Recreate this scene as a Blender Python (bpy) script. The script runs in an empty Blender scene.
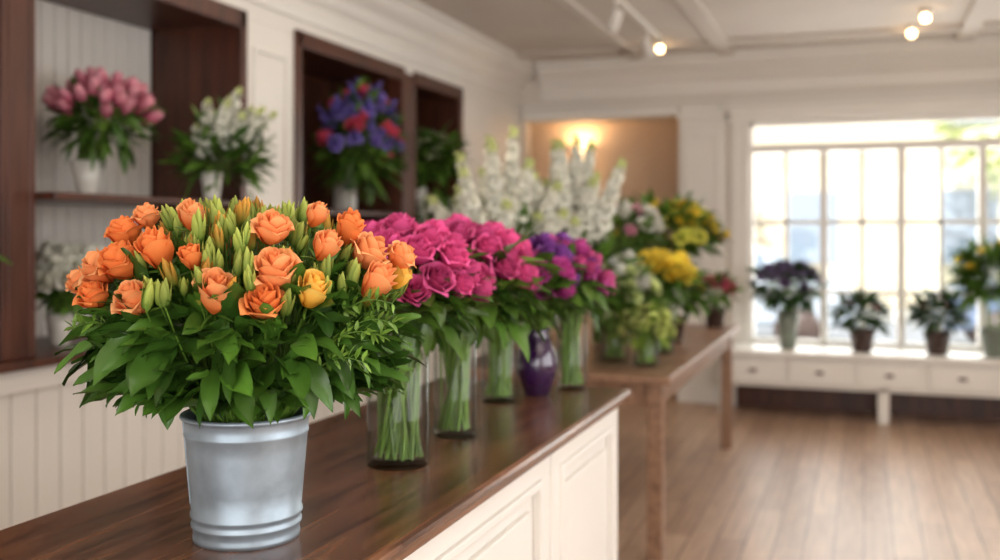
import bpy, math, random
import numpy as np
from mathutils import Vector, Matrix
random.seed(7); rng=np.random.default_rng(7)
S=bpy.context.scene
COL=S.collection
# ------------------------------------------------------------ materials
def srgb(r,g,b):
    f=lambda c:(c/255/12.92) if c/255<=0.04045 else ((c/255+0.055)/1.055)**2.4
    return (f(r),f(g),f(b))
def newmat(name):
    m=bpy.data.materials.new(name); m.use_nodes=True
    nt=m.node_tree; b=nt.nodes['Principled BSDF']; return m,nt,b
def pmat(name,c,rough=.5,metal=0,noise=0.0,scale=8,bump=0,coat=0,emis=None,es=0):
    m,nt,b=newmat(name)
    b.inputs['Base Color'].default_value=(*c,1); b.inputs['Roughness'].default_value=rough
    b.inputs['Metallic'].default_value=metal; b.inputs['Coat Weight'].default_value=coat
    if emis: b.inputs['Emission Color'].default_value=(*emis,1); b.inputs['Emission Strength'].default_value=es
    tc=nt.nodes.new('ShaderNodeTexCoord'); n=nt.nodes.new('ShaderNodeTexNoise'); n.inputs['Scale'].default_value=scale; n.inputs['Detail'].default_value=4
    nt.links.new(tc.outputs['Object'],n.inputs['Vector'])
    if noise>0:
        r=nt.nodes.new('ShaderNodeValToRGB')
        r.color_ramp.elements[0].position=.3; r.color_ramp.elements[1].position=.7
        r.color_ramp.elements[0].color=(*[x*(1-noise) for x in c],1); r.color_ramp.elements[1].color=(*[min(1,x*(1+noise)) for x in c],1)
        nt.links.new(n.outputs['Fac'],r.inputs['Fac']); nt.links.new(r.outputs['Color'],b.inputs['Base Color'])
    if bump>0:
        bp=nt.nodes.new('ShaderNodeBump'); bp.inputs['Strength'].default_value=bump; bp.inputs['Distance'].default_value=.005
        nt.links.new(n.outputs['Fac'],bp.inputs['Height']); nt.links.new(bp.outputs['Normal'],b.inputs['Normal'])
    return m
def woodmat(name,c1,c2,rough=.3,scale=(14,1.2,14),coat=0.0,bump=.08):
    m,nt,b=newmat(name); L=nt.links
    tc=nt.nodes.new('ShaderNodeTexCoord'); mp=nt.nodes.new('ShaderNodeMapping'); mp.inputs['Scale'].default_value=scale
    n=nt.nodes.new('ShaderNodeTexNoise'); n.inputs['Scale'].default_value=2.2; n.inputs['Detail'].default_value=8; n.inputs['Distortion'].default_value=.6
    r=nt.nodes.new('ShaderNodeValToRGB'); r.color_ramp.elements[0].position=.32; r.color_ramp.elements[1].position=.7
    r.color_ramp.elements[0].color=(*c1,1); r.color_ramp.elements[1].color=(*c2,1)
    L.new(tc.outputs['Object'],mp.inputs['Vector']); L.new(mp.outputs['Vector'],n.inputs['Vector']); L.new(n.outputs['Fac'],r.inputs['Fac']); L.new(r.outputs['Color'],b.inputs['Base Color'])
    bp=nt.nodes.new('ShaderNodeBump'); bp.inputs['Strength'].default_value=bump; bp.inputs['Distance'].default_value=.002
    L.new(n.outputs['Fac'],bp.inputs['Height']); L.new(bp.outputs['Normal'],b.inputs['Normal'])
    b.inputs['Roughness'].default_value=rough; b.inputs['Coat Weight'].default_value=coat; b.inputs['Coat Roughness'].default_value=.15
    return m
def floormat():
    m,nt,b=newmat('wood_floor_planks'); L=nt.links
    tc=nt.nodes.new('ShaderNodeTexCoord'); mp=nt.nodes.new('ShaderNodeMapping'); mp.inputs['Rotation'].default_value=(0,0,math.pi/2)
    br=nt.nodes.new('ShaderNodeTexBrick'); br.inputs['Scale'].default_value=1; br.inputs['Brick Width'].default_value=1.6; br.inputs['Row Height'].default_value=.13
    br.inputs['Mortar Size'].default_value=.003; br.offset=.37
    br.inputs['Color1'].default_value=(*srgb(182,154,132),1); br.inputs['Color2'].default_value=(*srgb(158,130,110),1); br.inputs['Mortar'].default_value=(*srgb(90,70,58),1)
    L.new(tc.outputs['Object'],mp.inputs['Vector']); L.new(mp.outputs['Vector'],br.inputs['Vector'])
    m2=nt.nodes.new('ShaderNodeMapping'); m2.inputs['Scale'].default_value=(12,1,1); L.new(tc.outputs['Object'],m2.inputs['Vector'])
    n=nt.nodes.new('ShaderNodeTexNoise'); n.inputs['Scale'].default_value=3; n.inputs['Detail'].default_value=8; L.new(m2.outputs['Vector'],n.inputs['Vector'])
    mx=nt.nodes.new('ShaderNodeMixRGB'); mx.blend_type='OVERLAY'; mx.inputs['Fac'].default_value=.45
    L.new(br.outputs['Color'],mx.inputs[1]); L.new(n.outputs['Fac'],mx.inputs[2]); L.new(mx.outputs['Color'],b.inputs['Base Color'])
    b.inputs['Roughness'].default_value=.36
    return m
def plantmat(name,rough,trans,coat=0):
    m,nt,b=newmat(name); L=nt.links
    a=nt.nodes.new('ShaderNodeVertexColor'); a.layer_name='Col'
    L.new(a.outputs['Color'],b.inputs['Base Color']); b.inputs['Roughness'].default_value=rough
    b.inputs['Specular IOR Level'].default_value=.25 if coat==0 else .5
    t=nt.nodes.new('ShaderNodeBsdfTranslucent'); L.new(a.outputs['Color'],t.inputs['Color'])
    mx=nt.nodes.new('ShaderNodeMixShader'); mx.inputs['Fac'].default_value=trans
    out=nt.nodes['Material Output']; L.new(b.outputs[0],mx.inputs[1]); L.new(t.outputs[0],mx.inputs[2]); L.new(mx.outputs[0],out.inputs['Surface'])
    return m
def glassmat(name,tint,lo=.04,hi=.5,edge=None):
    m=bpy.data.materials.new(name); m.use_nodes=True; nt=m.node_tree; nt.nodes.clear(); L=nt.links
    o=nt.nodes.new('ShaderNodeOutputMaterial'); t=nt.nodes.new('ShaderNodeBsdfTransparent'); t.inputs['Color'].default_value=(*tint,1)
    g=nt.nodes.new('ShaderNodeBsdfGlossy'); g.inputs['Roughness'].default_value=.03
    f=nt.nodes.new('ShaderNodeLayerWeight'); f.inputs['Blend'].default_value=.5
    p=nt.nodes.new('ShaderNodeMath'); p.operation='POWER'; p.inputs[1].default_value=4; L.new(f.outputs['Facing'],p.inputs[0])
    if edge:
        mc=nt.nodes.new('ShaderNodeMixRGB'); mc.inputs[1].default_value=(*tint,1); mc.inputs[2].default_value=(*edge,1); L.new(p.outputs[0],mc.inputs['Fac']); L.new(mc.outputs[0],t.inputs['Color'])
    q=nt.nodes.new('ShaderNodeMath'); q.operation='MULTIPLY_ADD'; q.inputs[1].default_value=hi; q.inputs[2].default_value=lo; L.new(p.outputs[0],q.inputs[0])
    mx=nt.nodes.new('ShaderNodeMixShader'); L.new(q.outputs[0],mx.inputs['Fac']); L.new(t.outputs[0],mx.inputs[1]); L.new(g.outputs[0],mx.inputs[2]); L.new(mx.outputs[0],o.inputs['Surface'])
    return m
WHITE=pmat('white_painted_wood',srgb(227,223,217),.45,noise=.02,scale=3)
WALL=pmat('cream_wall_paint',srgb(217,209,199),.7,noise=.03,scale=2,bump=.05)
CEIL=pmat('ceiling_paint',srgb(204,195,186),.8,noise=.03,scale=2)
TAN=pmat('tan_wall_paint',srgb(206,182,158),.7,noise=.04,scale=2)
DARK=woodmat('dark_mahogany',srgb(58,28,18),srgb(92,50,34),.38,(10,10,1))
TOP=woodmat('walnut_counter_top',srgb(66,40,27),srgb(132,88,61),.26,(16,1.3,16),coat=.25)
TABW=woodmat('brown_table_wood',srgb(116,86,66),srgb(154,120,96),.4,(14,1.2,14))
FLOOR=floormat()
ZINC=pmat('galvanized_zinc',srgb(158,172,184),.46,metal=.65,noise=.14,scale=26,bump=.06)
SOIL=pmat('floral_foam',srgb(30,44,22),.9,noise=.3,scale=60)
GLASS=glassmat('clear_glass',(.985,.99,.985),.03,.45,edge=(.3,.4,.35)); WATER=glassmat('water',(.95,.98,.96),.1,.3); PGLASS=pmat('purple_glaze',srgb(50,20,64),.08,noise=.3,scale=12,coat=1)
PANE=glassmat('window_glass',(.98,.99,.99))
CERA=pmat('white_ceramic',srgb(226,222,214),.25,noise=.03,scale=10,coat=.4)
POT=pmat('dark_clay_pot',srgb(70,52,46),.5,noise=.15,scale=20)
GREYPOT=pmat('grey_green_pot',srgb(120,128,116),.45,noise=.1,scale=20)
PETAL=plantmat('petals',.6,.2); LEAF=plantmat('leaves',.34,.12,1); 
BULB=pmat('lit_bulb',(1,.75,.4),.4,emis=(1,.66,.32),es=14)
SHADE=pmat('lit_lamp_shade',(1,.85,.6),.6,emis=(1,.62,.28),es=4)
# ------------------------------------------------------------ mesh builder
class MB:
    def __init__(s): s.v=[];s.f=[];s.m=[];s.c=[]; s.n=0
    def add(s,tpl,M,mat=0,c=(1,1,1),tip=None):
        V,F,T=tpl; W=V@M[:3,:3].T+M[:3,3]
        c=np.array(c); tip=c if tip is None else np.array(tip)
        s.v.append(W); s.f.append(F+s.n); s.m.append(np.full(len(F),mat)); s.c.append(np.clip(c+(tip-c)*T[:,None],0,1)); s.n+=len(V)
    def build(s,name,mats,parent=None,smooth=True):
        V=np.concatenate(s.v);F=np.concatenate(s.f);Mi=np.concatenate(s.m);C=np.concatenate(s.c)
        me=bpy.data.meshes.new(name); me.vertices.add(len(V)); me.vertices.foreach_set('co',V.ravel().astype(np.float32))
        me.loops.add(len(F)*4); me.loops.foreach_set('vertex_index',F.ravel().astype(np.int32))
        me.polygons.add(len(F)); me.polygons.foreach_set('loop_start',(np.arange(len(F))*4).astype(np.int32))
        me.polygons.foreach_set('material_index',Mi.astype(np.int32)); me.update(calc_edges=True)
        me.polygons.foreach_set('use_smooth',np.full(len(F),smooth))
        ca=me.color_attributes.new('Col','FLOAT_COLOR','POINT'); ca.data.foreach_set('color',np.concatenate([C,np.ones((len(C),1))],1).ravel().astype(np.float32))
        for m in mats: me.materials.append(m)
        o=bpy.data.objects.new(name,me); COL.objects.link(o)
        if parent: o.parent=parent
        return o
def group(name,loc,objs):
    e=bpy.data.objects.new(name,None); COL.objects.link(e); e.location=loc; e.empty_display_size=.05
    for o in objs: o.parent=e; o.matrix_parent_inverse=Matrix.Translation(-Vector(loc))
    return e
def grid(nu,nv,fn,wrap=False):
    V=[];T=[]
    for j in range(nv+1):
        for i in range(nu+(0 if wrap else 1)):
            p,t=fn(i/nu,j/nv); V.append(p); T.append(t)
    w=nu if wrap else nu+1; F=[]
    for j in range(nv):
        for i in range(nu):
            a=j*w+i; b=j*w+(i+1)%w if wrap else a+1
            F.append((a,b,b+w,a+w))
    return np.array(V,float),np.array(F,int),np.array(T,float)
def merge(ts):
    V=[];F=[];T=[];n=0
    for v,f,t in ts: V.append(v);F.append(f+n);T.append(t);n+=len(v)
    return np.concatenate(V),np.concatenate(F),np.concatenate(T)
def frame(d,up=(0,0,1),roll=0):
    d=np.array(d,float); d/=np.linalg.norm(d)+1e-9; up=np.array(up,float)
    x=np.cross(up,d); 
    if np.linalg.norm(x)<1e-3: x=np.cross((0,1,0),d)
    x/=np.linalg.norm(x); y=np.cross(d,x)
    c,s_=math.cos(roll),math.sin(roll)
    return np.stack([x*c+y*s_,-x*s_+y*c,d],1)
def mat4(R,p,s=1):
    M=np.eye(4); M[:3,:3]=R*s; M[:3,3]=p; return M
def rose(layers,nu=6,nv=6,seed=0):
    r_=random.Random(seed); out=[]
    for li,(n,R,H,fl) in enumerate(layers):
        off=r_.random()*6.28
        for k in range(n):
            ph=off+k*2*math.pi/n+r_.uniform(-.15,.15); hw=math.pi/n*(1.45 if n>2 else 1.2); Hh=H*r_.uniform(.94,1.05); ff=fl*r_.uniform(.75,1.3); ti=r_.uniform(-.1,.1)
            def fn(a,t,ph=ph,hw=hw,Hh=Hh,ff=ff,R=R,li=li,ti=ti):
                s=a*2-1; sh=math.sin(math.pi*(.12+.66*t))**.8
                ang=ph+s*hw*sh
                r=R*(min(1,t*1.9)**.6)*(1-.16*max(0,t-.45))+ff*t**4+.04*s+ff*.3*abs(s)**3*t*t
                z=Hh*t*(1-.16*s*s*t)-ff*.6*t**7
                return (r*math.cos(ang),r*math.sin(ang),z),min(1,max(0,t**2*(.45+.15*li)+ti))
            out.append(grid(nu,nv,fn))
    return merge(out)
ROSE_L=[(2,.06,.9,.0),(3,.125,.93,.005),(3,.19,.93,.02),(4,.26,.9,.05),(5,.335,.83,.10),(5,.40,.70,.17)]
ROSES=[rose(ROSE_L,7,8,i) for i in range(4)]
CLOSED=[rose([(2,.06,1.0,0),(3,.12,1.03,.0),(3,.19,1.03,.01),(4,.26,1.0,.04),(4,.33,.9,.10)],7,8,10+i) for i in range(3)]
ROSES_LO=[rose([(2,.09,.88,.0),(3,.2,.9,.03),(4,.29,.85,.07),(5,.38,.72,.15)],5,5,20+i) for i in range(3)]
TULIP=[rose([(3,.24,1.15,-.14),(3,.31,1.1,-.08)],5,6,30+i) for i in range(2)]
IRIS=[rose([(3,.12,1.25,.0),(3,.18,.85,.22),(3,.14,.6,.3)],4,6,50+i) for i in range(2)]
FLORET=[rose([(3,.2,.7,.12),(4,.34,.6,.3)],3,3,40+i) for i in range(2)]
def mum(seed):
    r_=random.Random(seed); out=[]
    for k in range(46):
        y=1-k/46*1.15; a=k*2.39996; rr=math.sqrt(max(0,1-y*y)); d=np.array((rr*math.cos(a),rr*math.sin(a),y))
        R=frame(d,roll=0)
        def fn(a_,t): s=a_*2-1; return (s*.12*math.sin(math.pi*(.1+.8*t)),.1*t*t,.08+.42*t),t
        v,f,t=grid(2,3,fn); out.append((v@R.T+np.array((0,0,.25)),f,t))
    return merge(out)
MUM=[mum(1),mum(2)]
def bud(seed):
    r_=random.Random(seed); tw=r_.uniform(.3,1.1)
    def fn(a,t):
        th=a*2*math.pi; r=.19*(math.sin(math.pi*min(1,t**.7*.985+.01))**.75)*(1-.35*t)*(1+.18*math.cos(3*(th+tw*t)))+.004
        return (r*math.cos(th),r*math.sin(th),t),t**1.3
    b=grid(12,9,fn,True)
    ex=[]
    for k in range(3):
        ph=k*2.094+r_.random()
        def fp(a,t,ph=ph):
            s=a*2-1; an=ph+s*.75*math.sin(math.pi*(.1+.85*t)); r=.185*math.sin(math.pi*min(1,.15+.75*t))**.6+.08*t**3
            return (r*math.cos(an),r*math.sin(an),t*.85),t
        ex.append(grid(4,6,fp))
    return merge([b]+ex)
BUDS=[bud(i) for i in range(5)]
def leaf(nu=4,nv=8,w=.22,droop=.25,fold=.35,wave=.02,pk=.85,seed=0):
    def fn(a,t):
        s=a*2-1; ww=w*math.sin(math.pi*min(1,t**pk))**.85*(1 if t<.97 else .3)+.006
        return (s*ww, -droop*t*t+fold*abs(s)*ww+wave*math.sin(t*11+seed+s*2)*abs(s), t), .35*(1-abs(s))+.3*t
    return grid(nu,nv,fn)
LEAVES=[leaf(4,8,.22,.2,.35,.03,.8,0),leaf(4,8,.18,.4,.3,.03,.85,1),leaf(4,8,.24,.1,.25,.035,.75,2),leaf(4,8,.2,-.12,.4,.03,.8,3)]
LONG=[leaf(2,7,.07,.35,.3,.01,.7,0),leaf(2,7,.06,.1,.3,.01,.7,1)]
LEAF_LO=[leaf(2,4,.2,.25,.3,0,.8,0),leaf(2,4,.16,.05,.3,0,.8,1)]
def tube(mb,pts,r0,r1,mat,c,tip=None,seg=6):
    pts=[np.array(p,float) for p in pts]; n=len(pts); V=[];T=[]
    for i,p in enumerate(pts):
        d=pts[min(n-1,i+1)]-pts[max(0,i-1)]; Fm=frame(d,(0.3,1,.1)); r=r0+(r1-r0)*i/(n-1)
        for k in range(seg):
            a=2*math.pi*k/seg; V.append(p+r*(Fm[:,0]*math.cos(a)+Fm[:,1]*math.sin(a))); T.append(i/(n-1))
    F=[(i*seg+k,i*seg+(k+1)%seg,(i+1)*seg+(k+1)%seg,(i+1)*seg+k) for i in range(n-1) for k in range(seg)]
    mb.add((np.array(V),np.array(F),np.array(T)),np.eye(4),mat,c,tip)
def bez(a,b,c,n=7):
    a,b,c=map(np.array,(a,b,c)); return [a*(1-t)**2+2*b*t*(1-t)+c*t*t for t in [i/n for i in range(n+1)]]
def lathe(mb,prof,mat=0,seg=40,c=(1,1,1),cx=0,cy=0,cz=0):
    n=len(prof); V=[];T=[]
    for r,z in prof:
        for k in range(seg):
            a=2*math.pi*k/seg; V.append((cx+r*math.cos(a),cy+r*math.sin(a),cz+z)); T.append(0)
    F=[(i*seg+k,i*seg+(k+1)%seg,(i+1)*seg+(k+1)%seg,(i+1)*seg+k) for i in range(n-1) for k in range(seg)]
    mb.add((np.array(V),np.array(F),np.array(T,float)),np.eye(4),mat,c)
LASTV=None
def vase(name,kind,x,y,z,r,h,m,water=True):
    global LASTV
    mb=MB(); e=1e-4; w=.004
    if kind=='cyl': prof=[(e,0),(r*.97,0),(r,.006),(r,h-.002),(r-.002,h),(r-w,h-.002),(r-w,.014),(e,.012)]
    elif kind=='flare': prof=[(e,0),(r*.62,0),(r*.66,.006),(r*.8,h*.5),(r,h),(r-.003,h+.001),(r*.78,h*.5),(r*.6,.014),(e,.012)]
    elif kind=='pot': prof=[(e,0),(r*.68,0),(r*.7,.004),(r*.92,h*.8),(r*1.0,h*.8),(r*1.02,h*.99),(r*.93,h),(r*.88,h*.82),(r*.85,h*.8),(e,h*.8)]
    elif kind=='urn': prof=[(e,0),(r*.6,0),(r*.62,.006)]+[(r*(.62+.38*math.sin(math.pi*min(1,t*1.02)*.95)),h*(.04+.8*t)) for t in np.linspace(.05,1,12)]+[(r*.55,h*.93),(r*.68,h),(r*.62,h),(r*.5,h*.92),(r*.6,h*.8),(r*.6,.02),(e,.02)]
    lathe(mb,prof,0,44,cx=x,cy=y,cz=z)
    mats=[m]
    if water and m is GLASS:
        mats.append(WATER); lathe(mb,[(e,h*.5),(r*.93 if kind=='cyl' else r*.76,h*.5)],1,32,cx=x,cy=y,cz=z)
    o=mb.build(name,mats); LASTV=(o,name,(x,y,z)); return o
def arrange(name,o):
    v,vn,loc=LASTV
    o.name='flowers_and_foliage'
    group(name if ('plant' in name or 'pot' in name) else name+'_in_'+vn,loc,[v,o])
def fib(n,emin,emax=90,jit=.12):
    out=[]; s0=math.sin(math.radians(emin)); s1=math.sin(math.radians(emax))
    for i in range(n):
        zz=s0+(s1-s0)*(i+.5)/n; a=i*2.39996+.5; rr=math.sqrt(max(0,1-zz*zz))
        d=np.array((rr*math.cos(a),rr*math.sin(a),zz))+rng.normal(0,jit,3); out.append(d/np.linalg.norm(d))
    return out
def sh(c,k): return tuple(min(1,x*k) for x in c)
G1=srgb(50,84,28); G2=srgb(98,134,50); GD=srgb(36,62,28); GY=srgb(140,165,64); GST=srgb(124,162,70)
def inst_leaf(mb,p,d,L,lib,c1,c2,up=(0,0,1)):
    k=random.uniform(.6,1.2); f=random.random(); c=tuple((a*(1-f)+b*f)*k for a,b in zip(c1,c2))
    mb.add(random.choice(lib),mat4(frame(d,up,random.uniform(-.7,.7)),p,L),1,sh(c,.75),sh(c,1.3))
def bouquet(name,x,y,zb,nz,nr,C,R,groups,leaves,nst=0,seed=0,emin=8,lmin=-35,lmax=60,lib=None,stc=GST,str_=.0032,jit=.12):
    random.seed(seed); mb=MB(); C=np.array(C,float);R=np.array(R,float); tot=sum(g[4] for g in groups); dirs=fib(tot,emin,90,jit)
    pool=[g for g in groups for _ in range(g[4])]; random.shuffle(pool)
    for i,(d,g) in enumerate(zip(dirs,pool)):
        T,sz,c,tip,_=g; p=C+R*d*random.uniform(.86,1.05); ax=d*.8+np.array((0,0,.45)); k=random.uniform(.75,1.15); sz_=sz*random.uniform(.85,1.12)
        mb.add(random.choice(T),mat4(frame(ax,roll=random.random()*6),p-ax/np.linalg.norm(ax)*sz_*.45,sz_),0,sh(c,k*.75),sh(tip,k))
        a=random.random()*6.28; b0=np.array((x+nr*.7*math.cos(a),y+nr*.7*math.sin(a),zb+.018)); an=math.atan2(d[1],d[0])+random.uniform(-.5,.5)
        nk=np.array((x+nr*.8*math.cos(an)*min(1,abs(d[0])+abs(d[1])),y+nr*.8*math.sin(an)*min(1,abs(d[0])+abs(d[1])),nz))
        tube(mb,[b0,(b0+nk)/2]+bez(nk,nk*.5+C*.5*np.array((1,1,1)),p-ax*sz*.3,5),str_,str_*.8,1,sh(stc,random.uniform(.6,1.2)),seg=5)
    for _ in range(nst):
        a=random.random()*6.28;q=math.sqrt(random.random()); b0=np.array((x+nr*.95*q*math.cos(a),y+nr*.95*q*math.sin(a),zb+.018)); a2=a+random.uniform(1.2,3.6)
        nk=np.array((x+nr*.9*math.cos(a2)*q,y+nr*.9*math.sin(a2)*q,nz+.03)); tube(mb,[b0,(b0*2+nk)/3,(b0+nk*2)/3,nk],str_,str_,1,sh(stc,random.uniform(.45,1.3)),seg=5)
    n,L,lib2,c1,c2=leaves
    for d in fib(n,lmin,lmax,.2):
        q=random.uniform(.35,.88); p=C+R*d*q; dd=d+np.array((0,0,random.uniform(-.3,.5)))+rng.normal(0,.3,3)
        inst_leaf(mb,p,dd,L*random.uniform(.7,1.2),lib2,c1,c2)
    arrange(name,mb.build(name,[PETAL,LEAF]))
# ------------------------------------------------------------ boxes
def boxes(name,bl,mats,bevel=.004,parent=None):
    V=[];F=[];M=[]
    for b in bl:
        x0,x1,y0,y1,z0,z1=b[:6]; m=b[6] if len(b)>6 else 0; n=len(V)
        V+=[(x0,y0,z0),(x1,y0,z0),(x1,y1,z0),(x0,y1,z0),(x0,y0,z1),(x1,y0,z1),(x1,y1,z1),(x0,y1,z1)]
        F+=[(n,n+3,n+2,n+1),(n+4,n+5,n+6,n+7),(n,n+1,n+5,n+4),(n+1,n+2,n+6,n+5),(n+2,n+3,n+7,n+6),(n+3,n,n+4,n+7)]; M+=[m]*6
    me=bpy.data.meshes.new(name); me.from_pydata(V,[],F); me.polygons.foreach_set('material_index',M); me.update()
    for m in mats: me.materials.append(m)
    o=bpy.data.objects.new(name,me); COL.objects.link(o)
    if bevel: 
        md=o.modifiers.new('bevel','BEVEL'); md.width=bevel; md.segments=2; md.limit_method='ANGLE'
    if parent: o.parent=parent
    return o
def prism(name,prof,y0,y1,axis,mats):
    n=len(prof); V=[]
    for e in (y0,y1):
        for a,b in prof: V.append((a,e,b) if axis=='y' else (e,a,b))
    F=[(i,(i+1)%n,(i+1)%n+n,i+n) for i in range(n)]+[tuple(range(n))[::-1],tuple(range(n,2*n))]
    me=bpy.data.meshes.new(name); me.from_pydata(V,[],F); me.update()
    for m in mats: me.materials.append(m)
    o=bpy.data.objects.new(name,me); COL.objects.link(o); 
    return o
# ------------------------------------------------------------ room
ZC=2.95; XL=-3.5; XF=-2.93; XR=3.0; YF=8.6; YB=-2.5
boxes('floor',[(XL-.1,XR+.1,YB-.1,9.4,-.1,0)],[FLOOR],0)
boxes('ceiling',[(XL-.1,XR+.1,YB-.1,9.4,ZC,ZC+.1)],[CEIL],0)
boxes('wall_left',[(XL-.1,XL,YB,9.4,0,ZC)],[WALL],0)
boxes('wall_right',[(XR,XR+.1,YB,-.5,0,ZC),(XR,XR+.1,4.5,9.4,0,ZC),(XR,XR+.1,-.5,4.5,0,.6),(XR,XR+.1,-.5,4.5,2.5,ZC)],[WALL],0)
boxes('added_window_right',[(XR+.02,XR+.08,-.5,4.5,.6,.66),(XR+.02,XR+.08,-.5,4.5,2.44,2.5)]+[(XR+.02,XR+.08,a-.03,a+.03,.66,2.44) for a in (-.47,1.17,2.83,4.47)],[WHITE],.004)  # unseen window added in the right wall to bring light to the shelves
boxes('wall_back',[(XL,-2.2,YB-.1,YB,0,ZC),(2.6,XR,YB-.1,YB,0,ZC),(-2.2,2.6,YB-.1,YB,0,.5),(-2.2,2.6,YB-.1,YB,2.6,ZC)],[WALL],0)
boxes('added_window_back',[(-2.2,2.6,YB-.08,YB-.02,.5,.56),(-2.2,2.6,YB-.08,YB-.02,2.54,2.6)]+[(x-.03,x+.03,YB-.08,YB-.02,.56,2.54) for x in (-2.17,-.6,1.0,2.57)],[WHITE],.004)  # unseen shopfront window, added to let light in behind the camera
WX0,WX1,WZ0,WZ1=-.9,2.05,.50,2.37
boxes('wall_far',[(XL,-2.9,YF,YF+.2,0,ZC),(-2.9,-1.5,YF,YF+.2,2.45,ZC),(-1.5,WX0,YF,YF+.2,0,ZC),(WX0,WX1,YF,YF+.2,0,WZ0),(WX0,WX1,YF,YF+.2,WZ1,ZC),(WX1,XR,YF,YF+.2,0,ZC)],[WALL],0)
boxes('wall_alcove',[(-3.4,-1.2,9.3,9.4,0,ZC),(-1.5,-1.4,YF+.2,9.3,0,ZC)],[TAN],0)
fr=[]
def fy(x0,x1,z0,z1,d0=.03,d1=.09): fr.append((x0,x1,YF+d0,YF+d1,z0,z1,0))
fy(WX0,WX1,2.11,2.18,.0,.12)
for x in (-.9,-.31,.28,.87,1.46,2.05): fy(x-.03,x+.03,WZ0,2.11,.02,.1)
for x in (-.9,2.05): fy(x-.03,x+.03,2.18,WZ1)
for z in (1.53,.96): fy(WX0,WX1,z-.018,z+.018,.035,.085)
for x in (-.605,-.015,.575,1.165,1.755): fy(x-.017,x+.017,WZ0,2.11,.035,.085)
fy(WX0,WX1,WZ0,WZ0+.06); fy(WX0,WX1,WZ1-.04,WZ1)
fr.append((WX0,WX1,YF+.058,YF+.062,WZ0,WZ1,1))
boxes('window_1',fr,[WHITE,PANE],.003)
boxes('trim_window_casing',[(-1.06,-.9,YF-.035,YF,.0,2.4),(2.05,2.2,YF-.035,YF,0,2.4),(-1.1,2.24,YF-.05,YF,2.38,2.5),(-1.13,2.27,YF-.075,YF,2.5,2.54),(-1.04,-1.0,YF-.045,YF,.1,2.36)],[WHITE],.006)
boxes('trim_pilaster',[(-1.48,-1.1,YF-.02,YF,0,2.54),(-1.44,-1.4,YF-.035,YF-.02,.2,2.3),(-1.18,-1.14,YF-.035,YF-.02,.2,2.3),(-1.4,-1.18,YF-.035,YF-.02,2.26,2.3),(-1.4,-1.18,YF-.035,YF-.02,1.2,1.26),(-1.5,-1.06,YF-.05,YF-.02,2.4,2.46)],[WHITE],.004)
boxes('trim_alcove',[(-2.9,-1.5,YF-.03,YF,2.45,2.54)],[WHITE],.004)
def crown(x0,s):
    return [(x0,2.62),(x0+s*.02,2.62),(x0+s*.03,2.66),(x0+s*.03,2.72),(x0+s*.06,2.75),(x0+s*.09,2.80),(x0+s*.15,2.85),(x0+s*.17,2.88),(x0+s*.17,2.91),(x0+s*.2,2.92),(x0+s*.2,2.95),(x0,2.95)]
prism('trim_crown_left',crown(XF,1),YB,YF,'y',[WHITE])
prism('trim_crown_far',crown(YF,-1),XF+.2,XR,'x',[WHITE])
prism('trim_crown_right',crown(XR,-1),YB,YF-.2,'y',[WHITE])
boxes('trim_picture_rail',[(-2.9,XR,YF-.03,YF,2.56,2.59)],[WHITE],.003)
boxes('baseboard_far',[(-1.5,XR,YF-.05,YF-.036,0,.14)],[WHITE],.003)
boxes('baseboard_right',[(XR-.02,XR,YB,YF,0,.14)],[WHITE],.003)
for i,(x,w,dp) in enumerate([(-1.82,.1,.03),(-1.06,.12,.04),(.72,.12,.04)]):
    boxes('ceiling_beam',[(x-w/2,x+w/2,YB,YF-.2,ZC-dp,ZC)],[CEIL],.004)
boxes('ceiling_cross_beam',[(-2.73,XR-.2,7.9,8.02,ZC-.03,ZC)],[CEIL],.004)
# ------------------------------------------------------------ built-in shelving on the left
B=[];W,D=0,1
BACK=-3.47
B+=[(XL,XF,4.277,4.765,.98,2.53,W),(XL,XF,7.15,YF,.98,2.53,W),(XL,XF,YB+.02,YF,2.53,ZC,W)]
B+=[(XL,XF-.02,YB+.02,YF,0,.95,W),(XF-.02,XF+.03,YB+.02,YF,.86,.95,W),(XF-.02,XF+.03,YB+.02,YF,0,.14,W)]
B+=[(XL,-2.85,YB+.02,YF,.95,.98,D)]
y=YB+.05
while y<YF-.1:
    B.append((XF-.03,XF,y,y+.112,.14,.86,W)); y+=.12
def bay(y0,y1,dark,shelves,front=-2.93):
    b=[(BACK,XF+.012,y0,y0+.03,.98,2.53,D),(BACK,XF+.012,y1-.03,y1,.98,2.53,D),(BACK,XF+.012,y0,y1,2.49,2.53,D)]
    if dark: b.append((XL,BACK+.01,y0,y1,.98,2.53,D))
    else:
        yy=y0+.03
        while yy<y1-.04: b.append((XL,BACK+.01,yy,min(yy+.076,y1-.03),.98,2.49,W)); yy+=.082
    for z in shelves: b.append((BACK,front,y0+.03,y1-.03,z-.028,z,D))
    return b
B+=bay(.6,2.80,False,(1.25,1.73,2.15)); B+=[(BACK,XF+.012,2.80,2.90,.98,2.53,D)]
B+=bay(2.90,4.277,False,(1.6,),-2.83); B+=bay(4.765,6.13,True,(1.58,)); B+=[(BACK,XF+.012,6.13,6.29,.98,2.53,D)]; B+=bay(6.29,7.15,True,(1.58,))
for y0,y1 in ((2.90,4.277),(4.765,6.13),(6.29,7.15)):
    B+=[(XF,XF+.02,y0-.0,y1+.0,2.47,2.56,D)]
B+=[(XF,XF+.02,4.75,4.81,.98,2.56,D),(XF,XF+.02,7.10,7.17,.98,2.56,D),(XF,XF+.02,4.235,4.29,.98,2.56,D)]
B+=[(XF,XF+.015,4.36,4.385,1.1,2.4,W),(XF,XF+.015,4.655,4.68,1.1,2.4,W),(XF,XF+.015,4.385,4.655,2.375,2.4,W)]
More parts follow.
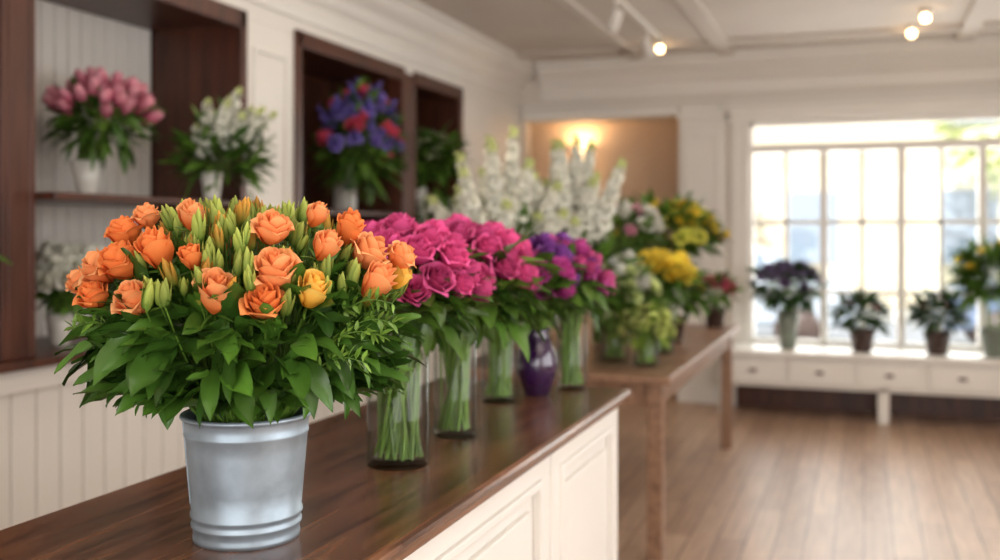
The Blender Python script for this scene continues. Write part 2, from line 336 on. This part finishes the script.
boxes('built_in_shelving',B,[WHITE,DARK],.005)
# ------------------------------------------------------------ counter
CX0,CX1,CY0,CY1,CZ=-1.345,-.685,.1,3.08,.96
cp=[(CX1-.012,CZ),(CX1-.003,CZ-.004),(CX1,CZ-.012),(CX1-.002,CZ-.02),(CX1-.012,CZ-.025),(CX1-.016,CZ-.03),(CX1-.018,CZ-.042),(CX1-.03,CZ-.046)]
prof=cp+[((CX0+CX1)-a,b) for a,b in cp[::-1]]
cnt=bpy.data.objects.new('shop_counter',None); COL.objects.link(cnt)
o=prism('counter_top',prof,CY0,CY1,'y',[TOP]); o.parent=cnt
bx=[]; sx=CX1-.035; zt=CZ-.046
bx.append((CX0+.035,sx-.015,CY0+.03,CY1-.03,0,zt,0))
bx.append((sx-.015,sx+.005,CY0+.03,CY1-.03,0,.12,0)); bx.append((sx-.015,sx,CY0+.03,CY1-.03,zt-.05,zt,0)); bx.append((sx-.015,sx,CY0+.03,CY1-.03,.12,.2,0))
stiles=[(.13,.2),(.74,.84),(1.38,1.5),(2.26,2.42),(2.98,3.05)]
for a,b in stiles: bx.append((sx-.015,sx,a,b,.2,zt-.05,0))
bx.append((sx-.0005,sx+.006,2.335,2.345,.12,zt,0))
for i in range(len(stiles)-1):
    a=stiles[i][1]; b=stiles[i+1][0]; z0,z1=.2,zt-.05; w=.018
    bx+= [(sx-.015,sx+.009,a,a+w,z0,z1,0),(sx-.015,sx+.009,b-w,b,z0,z1,0),(sx-.015,sx+.009,a+w,b-w,z0,z0+w,0),(sx-.015,sx+.009,a+w,b-w,z1-w,z1,0)]
    bx.append((sx-.015,sx,a+.06,b-.06,z0+.06,z1-.06,0))
boxes('cabinet_body',bx,[WHITE],.005,cnt)
# ------------------------------------------------------------ display table
TZ=.82
tb=[(-1.85,-.79,4.32,6.92,TZ-.035,TZ),(-1.8,-.85,4.38,4.405,TZ-.14,TZ-.035),(-1.8,-.85,6.83,6.855,TZ-.14,TZ-.035),(-.87,-.845,4.4,6.84,TZ-.14,TZ-.035),(-1.81,-1.785,4.4,6.84,TZ-.14,TZ-.035)]
for x in (-1.81,-.9):
    for y in (4.36,6.79): tb.append((x,x+.07,y,y+.07,0,TZ-.035))
boxes('display_table',tb,[TABW],.005)
# ------------------------------------------------------------ window bench
bb=[(-1.1,XR-.02,8.03,YF-.06,.48,.52),(-1.08,XR-.02,8.07,YF-.06,.24,.48)]
for i in range(8):
    a=-1.05+i*.5; bb.append((a,a+.45,8.045,8.07,.275,.455)); bb.append((a+.2,a+.26,8.025,8.045,.36,.38,1))
for x in (-1.08,.1,1.4,2.85): bb+=[(x,x+.08,8.07,8.15,0,.27),(x,x+.08,8.45,8.53,0,.27)]
bb.append((-1.08,XR-.02,YF-.07,YF-.055,0,.27,1))  # dark board put here as the shade under the bench
boxes('window_bench',bb,[WHITE,DARK],.005)
# ------------------------------------------------------------ bucket
bxx,byy=-.9374,1.3794
mb=MB(); H=.2; rb,rt=.0825,.0995
rr=lambda z: rb+(rt-rb)*z/H
prof=[(1e-4,.004),(rb-.006,.004),(rb-.005,0),(rb+.0015,0),(rb+.002,.006),(rr(.012),.01),(rr(.02),.02),(rr(.024)+.0026,.023),(rr(.027)+.0026,.027),(rr(.031),.03),(rr(.036),.036),(rr(.04)+.0026,.039),(rr(.043)+.0026,.043),(rr(.047),.046)]
prof+=[(rr(z),z) for z in (.08,.11,.14,.165)]+[(rr(.17)+.0015,.168),(rr(.17)+.0015,.172),(rr(.175),.174),(rr(.19),.19)]
prof+=[(rt+.001+.004*math.cos(a),H-.003+.004*math.sin(a)) for a in np.linspace(-1.5,3.1,9)]+[(rr(.18)-.003,.18),(rr(.03)-.003,.03)]
lathe(mb,prof,0,96,cx=bxx,cy=byy,cz=CZ); lathe(mb,[(1e-4,.172),(.05,.17),(.094,.165)],1,32,cx=bxx,cy=byy,cz=CZ)
tube(mb,[(bxx+rr(z)*math.cos(-2.4),byy+rr(z)*math.sin(-2.4),CZ+z) for z in (.06,.1,.15,.19)],.0016,.0016,0,(1,1,1))
bucket=mb.build('galvanized_bucket',[ZINC,SOIL])
# ------------------------------------------------------------ hero bouquet
random.seed(3)
mb=MB(); BC=np.array((bxx,byy,1.285)); RT=np.array((.9396,.342,0)); FW=np.array((-.342,.9396,0)); UP=np.array((0,0,1.))
OR=srgb(236,116,50); ORT=srgb(255,190,130); YE=srgb(242,168,44); YET=srgb(254,220,116)
def head(dx,dz,front=1,q=1.0):
    a,b=dx/.25,dz/.215; s=1-a*a-b*b; off=.2*math.sqrt(max(.02,s)); d=RT*dx-FW*off*front+UP*dz
    return BC+d*q, d/np.linalg.norm(d)
def stem_to(p,d,r=.0028):
    a=math.atan2((p-BC)[1],(p-BC)[0]); nk=np.array((bxx+.07*math.cos(a),byy+.07*math.sin(a),CZ+.19)); 
    tube(mb,bez(nk,nk*.45+(p-d*.1)*.55+UP*.02,p,6),r,r*.8,1,sh(G2,random.uniform(.6,1.0)),seg=6)
def putrose(dx,dz,s,c,t,front=1,lib=None,q=1.0):
    p,d=head(dx,dz,front,q); ax=d*.6+UP*.55+RT*random.uniform(-.25,.25); ax/=np.linalg.norm(ax); base=p-ax*s*.5
    mb.add(random.choice(lib or ROSES),mat4(frame(ax,roll=random.random()*6),base,s),0,sh(c,random.uniform(.8,1.1)),t)
    for k in range(5):
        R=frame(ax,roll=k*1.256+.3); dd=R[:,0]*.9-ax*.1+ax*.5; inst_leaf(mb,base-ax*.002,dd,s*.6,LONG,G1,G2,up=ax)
    stem_to(base,ax)
heads=[(-.134,.112,.064),(-.17,.102,.06),(-.102,.064,.06),(-.079,.124,.066),(.008,.07,.072),(.078,.102,.07),(.068,.06,.06),(.066,.155,.058),(.2,.08,.064),(.158,.152,.058),(.188,.122,.062),(-.208,.082,.048),(-.15,.15,.052),(.135,.13,.052),(-.045,.17,.048),(-.17,.066,.048),(.228,.115,.05),(-.12,.172,.042),(-.03,.115,.042),(.115,.172,.042)]
for i,(dx,dz,s) in enumerate(heads): putrose(dx,dz,s,OR,ORT if i%3 else srgb(252,160,92),lib=ROSES if i%5<3 else CLOSED,q=1.11)
putrose(.125,.072,.06,YE,YET,lib=CLOSED,q=1.11); putrose(.24,.09,.044,YE,YET,lib=CLOSED,q=1.04)
for i in range(16):
    putrose(random.uniform(-.2,.2),random.uniform(.06,.15),random.uniform(.045,.06),OR,ORT,front=-1,lib=CLOSED)
BG=srgb(88,122,40); BT=srgb(188,198,98)
for d in fib(470,20,90,.06):
    dx=float(d@RT); 
    if any(abs(dx*.25-h[0]*1.05)<.02 and abs(d[2]*.2-h[1]*1.05)<.02 for h in heads) and d@FW<.1: continue
    q=random.uniform(.9,1.1); p=BC+np.array((d[0]*.238,d[1]*.238,d[2]*.187))*q
    if d[2]>.75: p[2]+=random.uniform(0,.012)
    ax=d*.5+UP*.75+rng.normal(0,.17,3); ax/=np.linalg.norm(ax); L=random.uniform(.032,.052)
    k=random.uniform(.65,1.15); tip=BT if random.random()<.82 else srgb(232,165,70)
    mb.add(random.choice(BUDS),mat4(frame(ax,roll=random.random()*6),p-ax*L*.3,L),0,sh(BG,k),sh(tip,k)); stem_to(p-ax*L*.3,ax,.0016)
def herol(p,dd,L,zmin,lib,c1,c2):
    dd=dd/np.linalg.norm(dd); e=p[2]+dd[2]*L-.36*L; en=p+dd*L; zmin=1.152+.13*math.hypot(en[0]-bxx,en[1]-byy)
    if e<zmin: dd=dd.copy(); dd[2]=min(1.2,dd[2]+(zmin-e)/L); 
    inst_leaf(mb,p,dd,L,lib,c1,c2)
LC=srgb(86,130,44)
for d in fib(520,-38,40,.12):
    q=random.uniform(.5,1.0); hr=.222
    p=BC+np.array((d[0]*hr,d[1]*hr,d[2]*.15))*q
    dd=d*1.0+UP*random.uniform(-.65,.5)+rng.normal(0,.4,3)
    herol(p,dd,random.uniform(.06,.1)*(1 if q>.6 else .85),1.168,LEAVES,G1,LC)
for d in fib(220,-25,30,.1):
    p=BC+np.array((d[0]*.21,d[1]*.21,d[2]*.15+.0))*random.uniform(.8,1.0)
    dd=d*.7+np.cross(d,UP)*random.uniform(-.9,.9)+UP*random.uniform(-.6,.6)
    herol(p,dd,random.uniform(.055,.09),1.17,LEAVES,G1,LC)
for d in fib(70,15,85,.12):
    p=BC+np.array((d[0]*.2,d[1]*.2,d[2]*.15)); dd=d*.6+UP*.5+rng.normal(0,.2,3)
    inst_leaf(mb,p,dd,random.uniform(.035,.055),LEAVES+LONG,G1,G2)
for i in range(110):
    a=i*2.39996; q=np.array((math.cos(a),math.sin(a),0)); p=BC+q*random.uniform(.08,.16)-UP*random.uniform(.04,.1)
    herol(p,q*1.0+UP*random.uniform(-.5,.0),random.uniform(.06,.1),1.162,LEAVES,G1,LC)
for dx,dz,l in ((.17,-.02,.12),(.19,.03,.12),(.15,-.06,.11),(.2,.0,.11),(-.17,.0,.09)):
    p0,d=head(dx*.9,dz); p0=p0-d*.02; dd=RT*np.sign(dx)*.8-FW*.2+UP*.25; pts=[p0+dd*l*t+UP*.02*math.sin(t*3) for t in np.linspace(0,1,9)]
    tube(mb,pts,.0014,.0008,1,G2,seg=4)
    for k,pt in enumerate(pts[1:]):
        for sgn in (-1,1):
            for j in range(2): inst_leaf(mb,pt,dd*.6+UP*sgn*.6+rng.normal(0,.35,3),random.uniform(.015,.024),LEAF_LO,G2,srgb(130,170,70))
fl=mb.build('roses_buds_and_leaves',[PETAL,LEAF])
group('orange_rose_bouquet_in_galvanized_bucket',(bxx,byy,CZ),[bucket,fl])
# ------------------------------------------------------------ counter vases
PK=srgb(180,22,98); PKT=srgb(242,106,170); MG=srgb(170,34,124); PU=srgb(104,36,132); PUT=srgb(174,104,198)
vase('glass_vase','cyl',-.9246,1.91,CZ,.066,.26,GLASS)
bouquet('pink_rose_bouquet',-.9246,1.91,CZ,1.2,.058,(-.925,1.92,1.325),(.165,.165,.13),[(ROSES,.068,PK,PKT,38)],(170,.09,LEAVES,G1,G2),nst=30,seed=11,emin=2,lmin=-42,lmax=15,jit=.05)
vase('glass_vase','cyl',-.926,2.227,CZ,.052,.27,GLASS)
bouquet('pink_rose_bouquet',-.926,2.227,CZ,1.21,.045,(-.905,2.24,1.325),(.165,.165,.14),[(ROSES,.07,PK,PKT,36)],(160,.1,LEAVES,G1,G2),nst=22,seed=12,emin=2,lmin=-42,lmax=15,jit=.05)
vase('glass_vase','cyl',-.992,2.725,CZ,.055,.24,GLASS)
bouquet('purple_flower_bouquet',-.992,2.725,CZ,1.18,.045,(-.95,2.72,1.3),(.18,.17,.14),[(ROSES_LO,.06,MG,srgb(220,100,180),34),(ROSES_LO,.055,PU,PUT,20),(MUM,.05,PU,PUT,6)],(150,.09,LEAVES,G1,G2),nst=20,seed=13,emin=0,lmin=-40,lmax=40)
vase('purple_vase','urn',-.928,2.876,CZ,.062,.2,PGLASS)
bouquet('purple_flower_bouquet',-.928,2.876,CZ,1.15,.03,(-.88,2.87,1.3),(.15,.15,.13),[(ROSES_LO,.06,MG,srgb(225,110,185),28),(ROSES_LO,.055,PU,PUT,14),(TULIP,.045,srgb(170,50,110),PKT,10)],(90,.08,LEAVES,G1,G2),nst=0,seed=14,emin=-10,lmin=-35,lmax=30)
vase('glass_vase','cyl',-.856,3.008,CZ,.048,.26,GLASS)
bouquet('pink_flower_bouquet',-.856,3.008,CZ,1.2,.04,(-.86,3.0,1.28),(.12,.12,.11),[(ROSES_LO,.055,srgb(200,60,140),srgb(240,140,195),26),(MUM,.045,PU,PUT,8)],(80,.08,LEAVES,G1,G2),nst=16,seed=15,emin=-5,lmin=-50,lmax=30)
# ------------------------------------------------------------ snapdragons
WH=srgb(230,230,216); WHT=srgb(252,251,246)
def spikes(name,x,y,zb,nz,nr,n,hmin,hmax,spread,seed,c=WH,t=WHT,leafn=200,Lf=.16,fs=.05,frac=.45,lean=(0,0),lz=.18,m=34):
    random.seed(seed); mb=MB()
    for i in range(n):
        a=i*2.4; q=math.sqrt((i+.5)/n); h=hmax-(hmax-hmin)*q*random.uniform(.4,1.1)
        top=np.array((x+lean[0]+spread*q*math.cos(a),y+lean[1]+spread*q*math.sin(a),zb+h)); nk=np.array((x+nr*.7*q*math.cos(a),y+nr*.7*q*math.sin(a),nz)); b0=np.array((x-nr*.5*q*math.cos(a),y-nr*.5*q*math.sin(a),zb+.02))
        pts=[b0]+bez(nk,np.array((top[0]*.6+x*.4,top[1]*.6+y*.4,(nz+top[2])/2)),top,10); tube(mb,pts,.004,.0018,1,GST,seg=5)
        fl=(top[2]-nz)*frac
        for k in range(m):
            f=k/m; tt=1-(1-f)*fl/(top[2]-nz); j=min(9.999,tt*10); p=pts[1+int(j)]*(1-(j%1))+pts[min(11,2+int(j))]*(j%1)
            an=k*2.4; dd=np.array((math.cos(an),math.sin(an),.5)); s=fs*(1-.65*f)
            cc=(c,t) if f<.88 else (srgb(190,200,130),srgb(220,225,170))
            mb.add(random.choice(FLORET),mat4(frame(dd,roll=an),p+dd*.008,s),0,sh(cc[0],random.uniform(.85,1.05)),cc[1])
    Cc=np.array((x+lean[0]*.6,y+lean[1]*.6,nz+.06)); 
    for d in fib(leafn,-25,80,.2):
        p=Cc+np.array((spread*.9*d[0],spread*.9*d[1],hmin*lz*d[2]))*random.uniform(.2,1); inst_leaf(mb,p,d+UP*random.uniform(-.1,.7)+rng.normal(0,.3,3),Lf*random.uniform(.6,1.2),LONG+LEAF_LO,G1,G2)
    arrange(name,mb.build(name,[PETAL,LEAF]))
vase('glass_vase','flare',-1.62,4.46,TZ,.09,.32,GLASS)
spikes('white_snapdragon_bouquet',-1.62,4.46,TZ,1.14,.07,16,.64,1.18,.38,21,leafn=380,fs=.072,frac=.58,lz=.5)
vase('glass_vase','flare',-1.40,4.74,TZ,.09,.32,GLASS)
spikes('white_snapdragon_bouquet',-1.38,4.74,TZ,1.14,.07,16,.58,1.22,.34,22,leafn=380,fs=.074,frac=.56,lz=.5)
vase('glass_vase','flare',-1.36,5.38,TZ,.08,.3,GLASS)
bouquet('white_lily_bouquet',-1.36,5.38,TZ,1.1,.06,(-1.3,5.38,1.42),(.28,.24,.2),[(ROSES_LO,.09,WH,WHT,22),(ROSES_LO,.07,srgb(226,150,180),srgb(245,190,210),8)],(240,.13,LEAF_LO+LONG,G1,G2),nst=6,seed=23)
YL=srgb(236,196,30); YLT=srgb(253,230,96)
vase('glass_vase','cyl',-.997,5.17,TZ,.075,.24,GLASS)
bouquet('yellow_chrysanthemum_bouquet',-.997,5.17,TZ,1.05,.06,(-.99,5.15,1.22),(.17,.15,.12),[(MUM,.11,YL,YLT,34)],(130,.1,LEAF_LO,G1,G2),nst=18,seed=24,emin=5,lmin=-50,lmax=10)
vase('glass_vase','cyl',-1.146,4.8,TZ,.07,.2,GLASS)
bouquet('green_white_flower_bouquet',-1.146,4.8,TZ,1.0,.055,(-1.12,4.8,1.15),(.18,.17,.18),[(MUM,.085,srgb(180,200,110),srgb(228,236,180),22),(ROSES_LO,.08,WH,WHT,10)],(180,.12,LEAF_LO+LONG,G1,G2),nst=18,seed=25,emin=-5)
vase('glass_vase','cyl',-.965,4.66,TZ,.06,.14,GLASS)
bouquet('green_white_flower_bouquet',-.965,4.66,TZ,.95,.05,(-.96,4.66,1.0),(.13,.12,.1),[(MUM,.07,srgb(170,190,90),srgb(222,230,150),26)],(90,.09,LEAF_LO+LONG,G2,GY),nst=14,seed=26,emin=-5)
vase('ceramic_vase','flare',-1.137,6.35,TZ,.11,.36,CERA)
bouquet('yellow_lily_bouquet',-1.137,6.35,TZ,1.17,.08,(-1.18,6.3,1.44),(.36,.34,.2),[(ROSES_LO,.065,YL,YLT,44),(ROSES_LO,.06,srgb(226,140,40),srgb(248,180,90),8),(FLORET,.08,GY,YLT,30)],(340,.15,LEAF_LO,G1,G2),nst=6,seed=27,emin=0)
vase('clay_pot','pot',-.93,6.72,TZ,.075,.13,POT)
bouquet('pink_potted_flowers',-.93,6.72,TZ+.09,.95,.05,(-.93,6.72,1.05),(.13,.13,.11),[(ROSES_LO,.06,srgb(190,60,90),srgb(230,120,140),16)],(90,.1,LEAF_LO,G1,G2),seed=28)
vase('clay_pot','pot',-1.05,5.74,TZ,.1,.15,POT)
bouquet('leafy_potted_plant',-1.05,5.74,TZ+.1,.97,.06,(-1.05,5.74,1.12),(.2,.18,.18),[(FLORET,.07,srgb(210,200,90),YLT,26)],(180,.12,LEAF_LO,G1,G2),seed=30)
# ------------------------------------------------------------ shelf bouquets
vase('ceramic_vase','flare',-3.2,3.5,1.6,.07,.16,CERA)
bouquet('pink_tulip_bouquet',-3.2,3.5,1.6,1.75,.05,(-3.12,3.5,1.94),(.2,.19,.16),[(TULIP,.085,srgb(218,100,134),srgb(253,196,204),52)],(220,.12,LEAF_LO+LONG,G1,G2),nst=4,seed=31,emin=12,lmin=-60,lmax=30)
vase('ceramic_vase','flare',-2.9,3.98,1.6,.055,.13,CERA)
spikes('white_flower_bouquet',-2.9,3.98,1.6,1.72,.04,18,.26,.54,.2,32,leafn=360,Lf=.13,fs=.055,frac=.55,lean=(.14,-.03),lz=.75,m=20)
vase('ceramic_vase','flare',-3.15,3.29,.98,.06,.13,CERA)
bouquet('white_flower_bouquet',-3.15,3.29,.98,1.1,.045,(-3.1,3.29,1.24),(.16,.18,.14),[(ROSES_LO,.1,srgb(226,226,196),WHT,40),(FLORET,.06,WH,WHT,16)],(110,.1,LEAF_LO,G1,G2),nst=4,seed=33,emin=0,lmin=-45,lmax=30)
vase('clay_pot','pot',-3.0,2.38,.98,.08,.14,POT)
bouquet('leafy_potted_plant',-3.0,2.38,1.05,1.13,.05,(-2.95,2.38,1.36),(.22,.24,.18),[(FLORET,.03,G2,GY,6)],(180,.14,LEAF_LO,G1,G2),seed=34)
vase('ceramic_vase','cyl',-3.15,5.727,1.58,.075,.2,CERA)
bouquet('purple_iris_bouquet',-3.15,5.727,1.58,1.78,.055,(-2.97,5.62,1.98),(.2,.33,.36),[(IRIS,.11,srgb(84,70,160),srgb(150,134,218),32),(ROSES_LO,.085,srgb(96,76,170),srgb(170,150,225),8),(ROSES_LO,.11,srgb(210,50,86),srgb(242,110,134),16)],(380,.15,LEAF_LO+LONG,G1,G2),nst=4,seed=36,emin=-5,lmin=-55,lmax=85)
vase('ceramic_vase','flare',-3.15,6.85,1.58,.07,.2,CERA)
bouquet('leafy_green_bouquet',-3.15,6.85,1.58,1.78,.05,(-3.0,6.72,2.0),(.22,.24,.2),[(FLORET,.07,GY,WH,26)],(170,.17,LEAF_LO,G1,G2),seed=36)
vase('clay_pot','pot',-3.0,6.6,.98,.1,.18,POT)
bouquet('leafy_potted_plant',-3.0,6.6,1.08,1.16,.06,(-2.9,6.6,1.45),(.25,.28,.24),[(FLORET,.1,WH,WHT,34)],(200,.17,LEAF_LO,G1,G2),seed=37)
vase('glass_jar','cyl',-3.05,2.62,1.73,.09,.32,GLASS,False)
# ------------------------------------------------------------ bench plants
BZ=.52
vase('grey_vase','flare',-.571,8.3,BZ,.09,.3,GREYPOT)
bouquet('purple_flower_bouquet',-.571,8.3,BZ,.8,.06,(-.571,8.25,1.02),(.27,.18,.18),[(ROSES_LO,.08,srgb(92,78,120),srgb(150,130,170),40)],(220,.13,LEAF_LO,GD,G1),nst=4,seed=41,emin=15,lmin=-60)
for xx,sd in ((-.015,42),(.523,43)):
    vase('clay_pot','pot',xx,8.28,BZ,.1,.18,POT)
    bouquet('leafy_potted_plant',xx,8.28,BZ+.1,.68,.05,(xx,8.26,.82),(.18,.15,.15),[(FLORET,.045,srgb(130,80,80),srgb(160,100,90),8)],(190,.12,LEAF_LO,GD,G1),seed=sd)
vase('grey_pot','pot',.93,8.26,BZ,.12,.22,GREYPOT)
bouquet('yellow_flower_plant',.93,8.26,BZ+.15,.74,.08,(.93,8.2,1.1),(.3,.2,.28),[(MUM,.08,YL,YLT,18)],(380,.16,LEAF_LO,G1,G2),seed=44)
# ------------------------------------------------------------ lamps
def light(name,type_,loc,power,color=(1,1,1),size=1,size_y=None,rot=None,rad=.05,parent=None,**k):
    l=bpy.data.lights.new(name,type_); l.energy=power; l.color=color
    if type_=='AREA':
        l.size=size
        if size_y: l.shape='RECTANGLE'; l.size_y=size_y
    elif type_!='SUN': l.shadow_soft_size=rad
    o=bpy.data.objects.new(name,l); COL.objects.link(o); o.location=loc
    if rot: o.rotation_euler=rot
    if parent: o.parent=parent
    return o
for (x,y,z) in ((.325,7.84,2.89),(.388,7.3,2.89),(.26,4.8,2.89),(-1.51,7.83,2.89)):
    mb=MB(); lathe(mb,[(1e-4,2.95-z),(.05,2.95-z),(.045,.035),(.03,.03)],0,24,cx=x,cy=y,cz=z)
    lathe(mb,[(.03*math.sin(a)+1e-4,-.03*math.cos(a)) for a in np.linspace(0,math.pi,10)],1,24,cx=x,cy=y,cz=z)
    o=mb.build('ceiling_bulb_light',[WHITE,BULB])
boxes('track_rail',[(-1.5,-1.46,3.2,7.6,ZC-.03,ZC)],[WHITE],.003)
for i,y in enumerate((4.2,5.2,6.2,7.2)):
    d=np.array((.35,.2,-1)) if i%2 else np.array((-.4,.1,-1)); R=frame(-d)
    mb=MB(); tube(mb,[(-1.48,y,ZC-.03),(-1.48,y,ZC-.12)],.01,.01,0,(1,1,1),seg=8)
    prof=[(1e-4,.06),(.03,.06),(.036,.04),(.04,-.08),(.035,-.08),(1e-4,-.06)]
    t=MB(); lathe(t,prof,0,20); V,F,T=np.concatenate(t.v),np.concatenate(t.f),np.zeros(sum(len(a) for a in t.v)); mb.add((V,F,T),mat4(R,(-1.48,y,ZC-.15)),0)
    o=mb.build('track_spot_light',[WHITE])
    l=light('spot_lamp','SPOT',np.array((-1.48,y,ZC-.15))+d/np.linalg.norm(d)*.1,20,(1,.84,.62),rad=.03); l.data.spot_size=1.3; l.data.spot_blend=.6
    l.rotation_euler=Vector(d).to_track_quat('-Z','Y').to_euler(); l.parent=o
sx_,sy_,sz_=-2.54,9.2,2.2
mb=MB(); lathe(mb,[(.04,-.07),(.06,.06)],1,28,cx=sx_,cy=sy_,cz=sz_); tube(mb,[(sx_,9.3,sz_-.12),(sx_,sy_,sz_-.13),(sx_,sy_,sz_-.05)],.012,.01,0,(1,1,1)); 
o=mb.build('wall_sconce',[TABW,SHADE]); light('sconce_lamp','POINT',(sx_,sy_-.02,sz_+.02),18,(1,.7,.4),rad=.05,parent=o)
light('front_fill','AREA',(.2,-2.35,1.6),70,(1,.95,.88),4.4,2.0,(math.radians(90),0,0))  # added area light behind the camera, for soft frontal light
light('right_fill','AREA',(2.9,2.0,1.55),70,(1,.95,.89),4.8,1.8,(math.radians(90),0,math.radians(90)))  # added area light, out of view, brightens the left shelf niches
light('daylight_window','AREA',(.57,YF+.35,1.5),125,(1,.98,.95),3.2,2.1,(math.radians(-90),0,0))
light('ceiling_fill','AREA',(.6,1.2,2.9),28,(1,.9,.78),2.2,2.2,(0,0,0))  # unseen area light added under the ceiling to fill the near room
light('ceiling_fill','AREA',(.6,5.5,2.88),26,(1,.88,.74),2.2,2.2,(0,0,0))  # second added ceiling fill, over the far half of the room
light('ceiling_fill','AREA',(-2.1,3.5,2.9),14,(1,.88,.74),.6,4,(0,0,0))  # narrow unseen fill added along the left shelving
# ------------------------------------------------------------ outside street
PAVE=pmat('pavement',srgb(190,188,182),.8,noise=.08,scale=3); ROAD=pmat('asphalt',srgb(130,134,140),.8,noise=.08,scale=4)
FAC=pmat('pale_render',srgb(222,213,186),.8,noise=.05,scale=1); FAC2=pmat('cream_brick',srgb(210,196,172),.8,noise=.1,scale=3); DWIN=pmat('facade_window_glass',srgb(128,142,158),.3)
boxes('street_ground',[(-40,40,8.9,13.5,-.2,-.1,0),(-40,40,13.5,19.5,-.3,-.2,1),(-40,40,19.5,22,-.2,-.1,0)],[PAVE,ROAD],0)
for i,(x0,x1,h,m) in enumerate([(-16,-6,6,1),(-6,1.0,4.4,0),(1.0,6.5,8,1),(6.5,16,5,0)]):
    bl=[(x0,x1,22,28,-.1,h,0)]
    n=int((x1-x0)/2)
    for k in range(n):
        for z in (.8,3.6): 
            if z+1.6<h: bl.append((x0+.5+k*2,x0+1.5+k*2,21.95,22,z,z+1.5,1))
    boxes('street_building',bl,[FAC if m else FAC2,DWIN],0)
def car(x,y,c):
    m=pmat('car_paint',c,.25,coat=.8); pr=[(-2.1,.35),(-2.15,.75),(-1.9,.9),(-1.1,.98),(-.55,1.42),(.8,1.45),(1.5,1.0),(2.05,.92),(2.15,.6),(2.1,.35)]
    n=len(pr); V=[(x+a,y+s*(.85 if b<1.05 else .68),b-.2) for s in (-1,1) for a,b in pr]; F=[(i,(i+1)%n,(i+1)%n+n,i+n) for i in range(n)]+[tuple(range(n))[::-1],tuple(range(n,2*n))]
    me=bpy.data.meshes.new('b'); me.from_pydata(V,[],F); me.materials.append(m)
    e=bpy.data.objects.new('parked_car',None); COL.objects.link(e); o=bpy.data.objects.new('car_body',me); COL.objects.link(o); o.parent=e
    md=o.modifiers.new('b','BEVEL'); md.width=.08; md.segments=3
    mb=MB()
    for a in (-1.35,1.35):
        for s in (-.8,.8):
            t=MB(); lathe(t,[(1e-4,-.1),(.3,-.1),(.32,0),(.3,.1),(1e-4,.1)],0,20); V=np.concatenate(t.v);F=np.concatenate(t.f); mb.add((V,F,np.zeros(len(V))),mat4(frame((0,1,0)),(x+a,y+s,.12)),0)
    mb.build('wheels',[POT],e)
    boxes('car_windows',[(x-.7,x+.9,y-.8,y-.74,.85,1.15)],[DWIN],.0,e)
car(-2.2,15,srgb(170,180,192)); car(3.0,15.2,srgb(110,128,158)); car(-6.9,15,srgb(170,60,50))
for tx,ty in ((-3.6,19.9),(2.6,19.9)):
    mb=MB(); tube(mb,[(tx,ty,-.1),(tx+.05,ty,1.2),(tx,ty,2.6)],.12,.07,1,srgb(110,90,70),seg=8)
    for d in fib(500,-60,90,.3):
        p=np.array((tx,ty,3.3))+d*np.array((1.3,1.3,1.2))*random.uniform(.5,1); inst_leaf(mb,p,d,.35,LEAF_LO,srgb(185,200,130),srgb(215,222,140))
    mb.build('street_tree',[PETAL,LEAF])
sun=light('sun','SUN',(0,0,10),8,(1,.97,.93)); sun.data.angle=.02; sun.rotation_euler=Vector((.1,.62,-.78)).to_track_quat('-Z','Y').to_euler()
w=bpy.data.worlds.new('sky'); S.world=w; w.use_nodes=True; bg=w.node_tree.nodes['Background']; bg.inputs[0].default_value=(.95,.97,1,1); bg.inputs[1].default_value=2.1
# ------------------------------------------------------------ camera
cd=bpy.data.cameras.new('camera'); cam=bpy.data.objects.new('camera',cd); COL.objects.link(cam); S.camera=cam
cam.location=(0,0,1.45); cam.rotation_euler=(math.radians(90),0,math.radians(20.0)); cd.sensor_width=36; cd.lens=36; cd.shift_y=-.048
cd.dof.use_dof=True; cd.dof.focus_distance=1.5; cd.dof.aperture_fstop=2.4; cd.clip_start=.05
S.view_settings.view_transform='Standard'
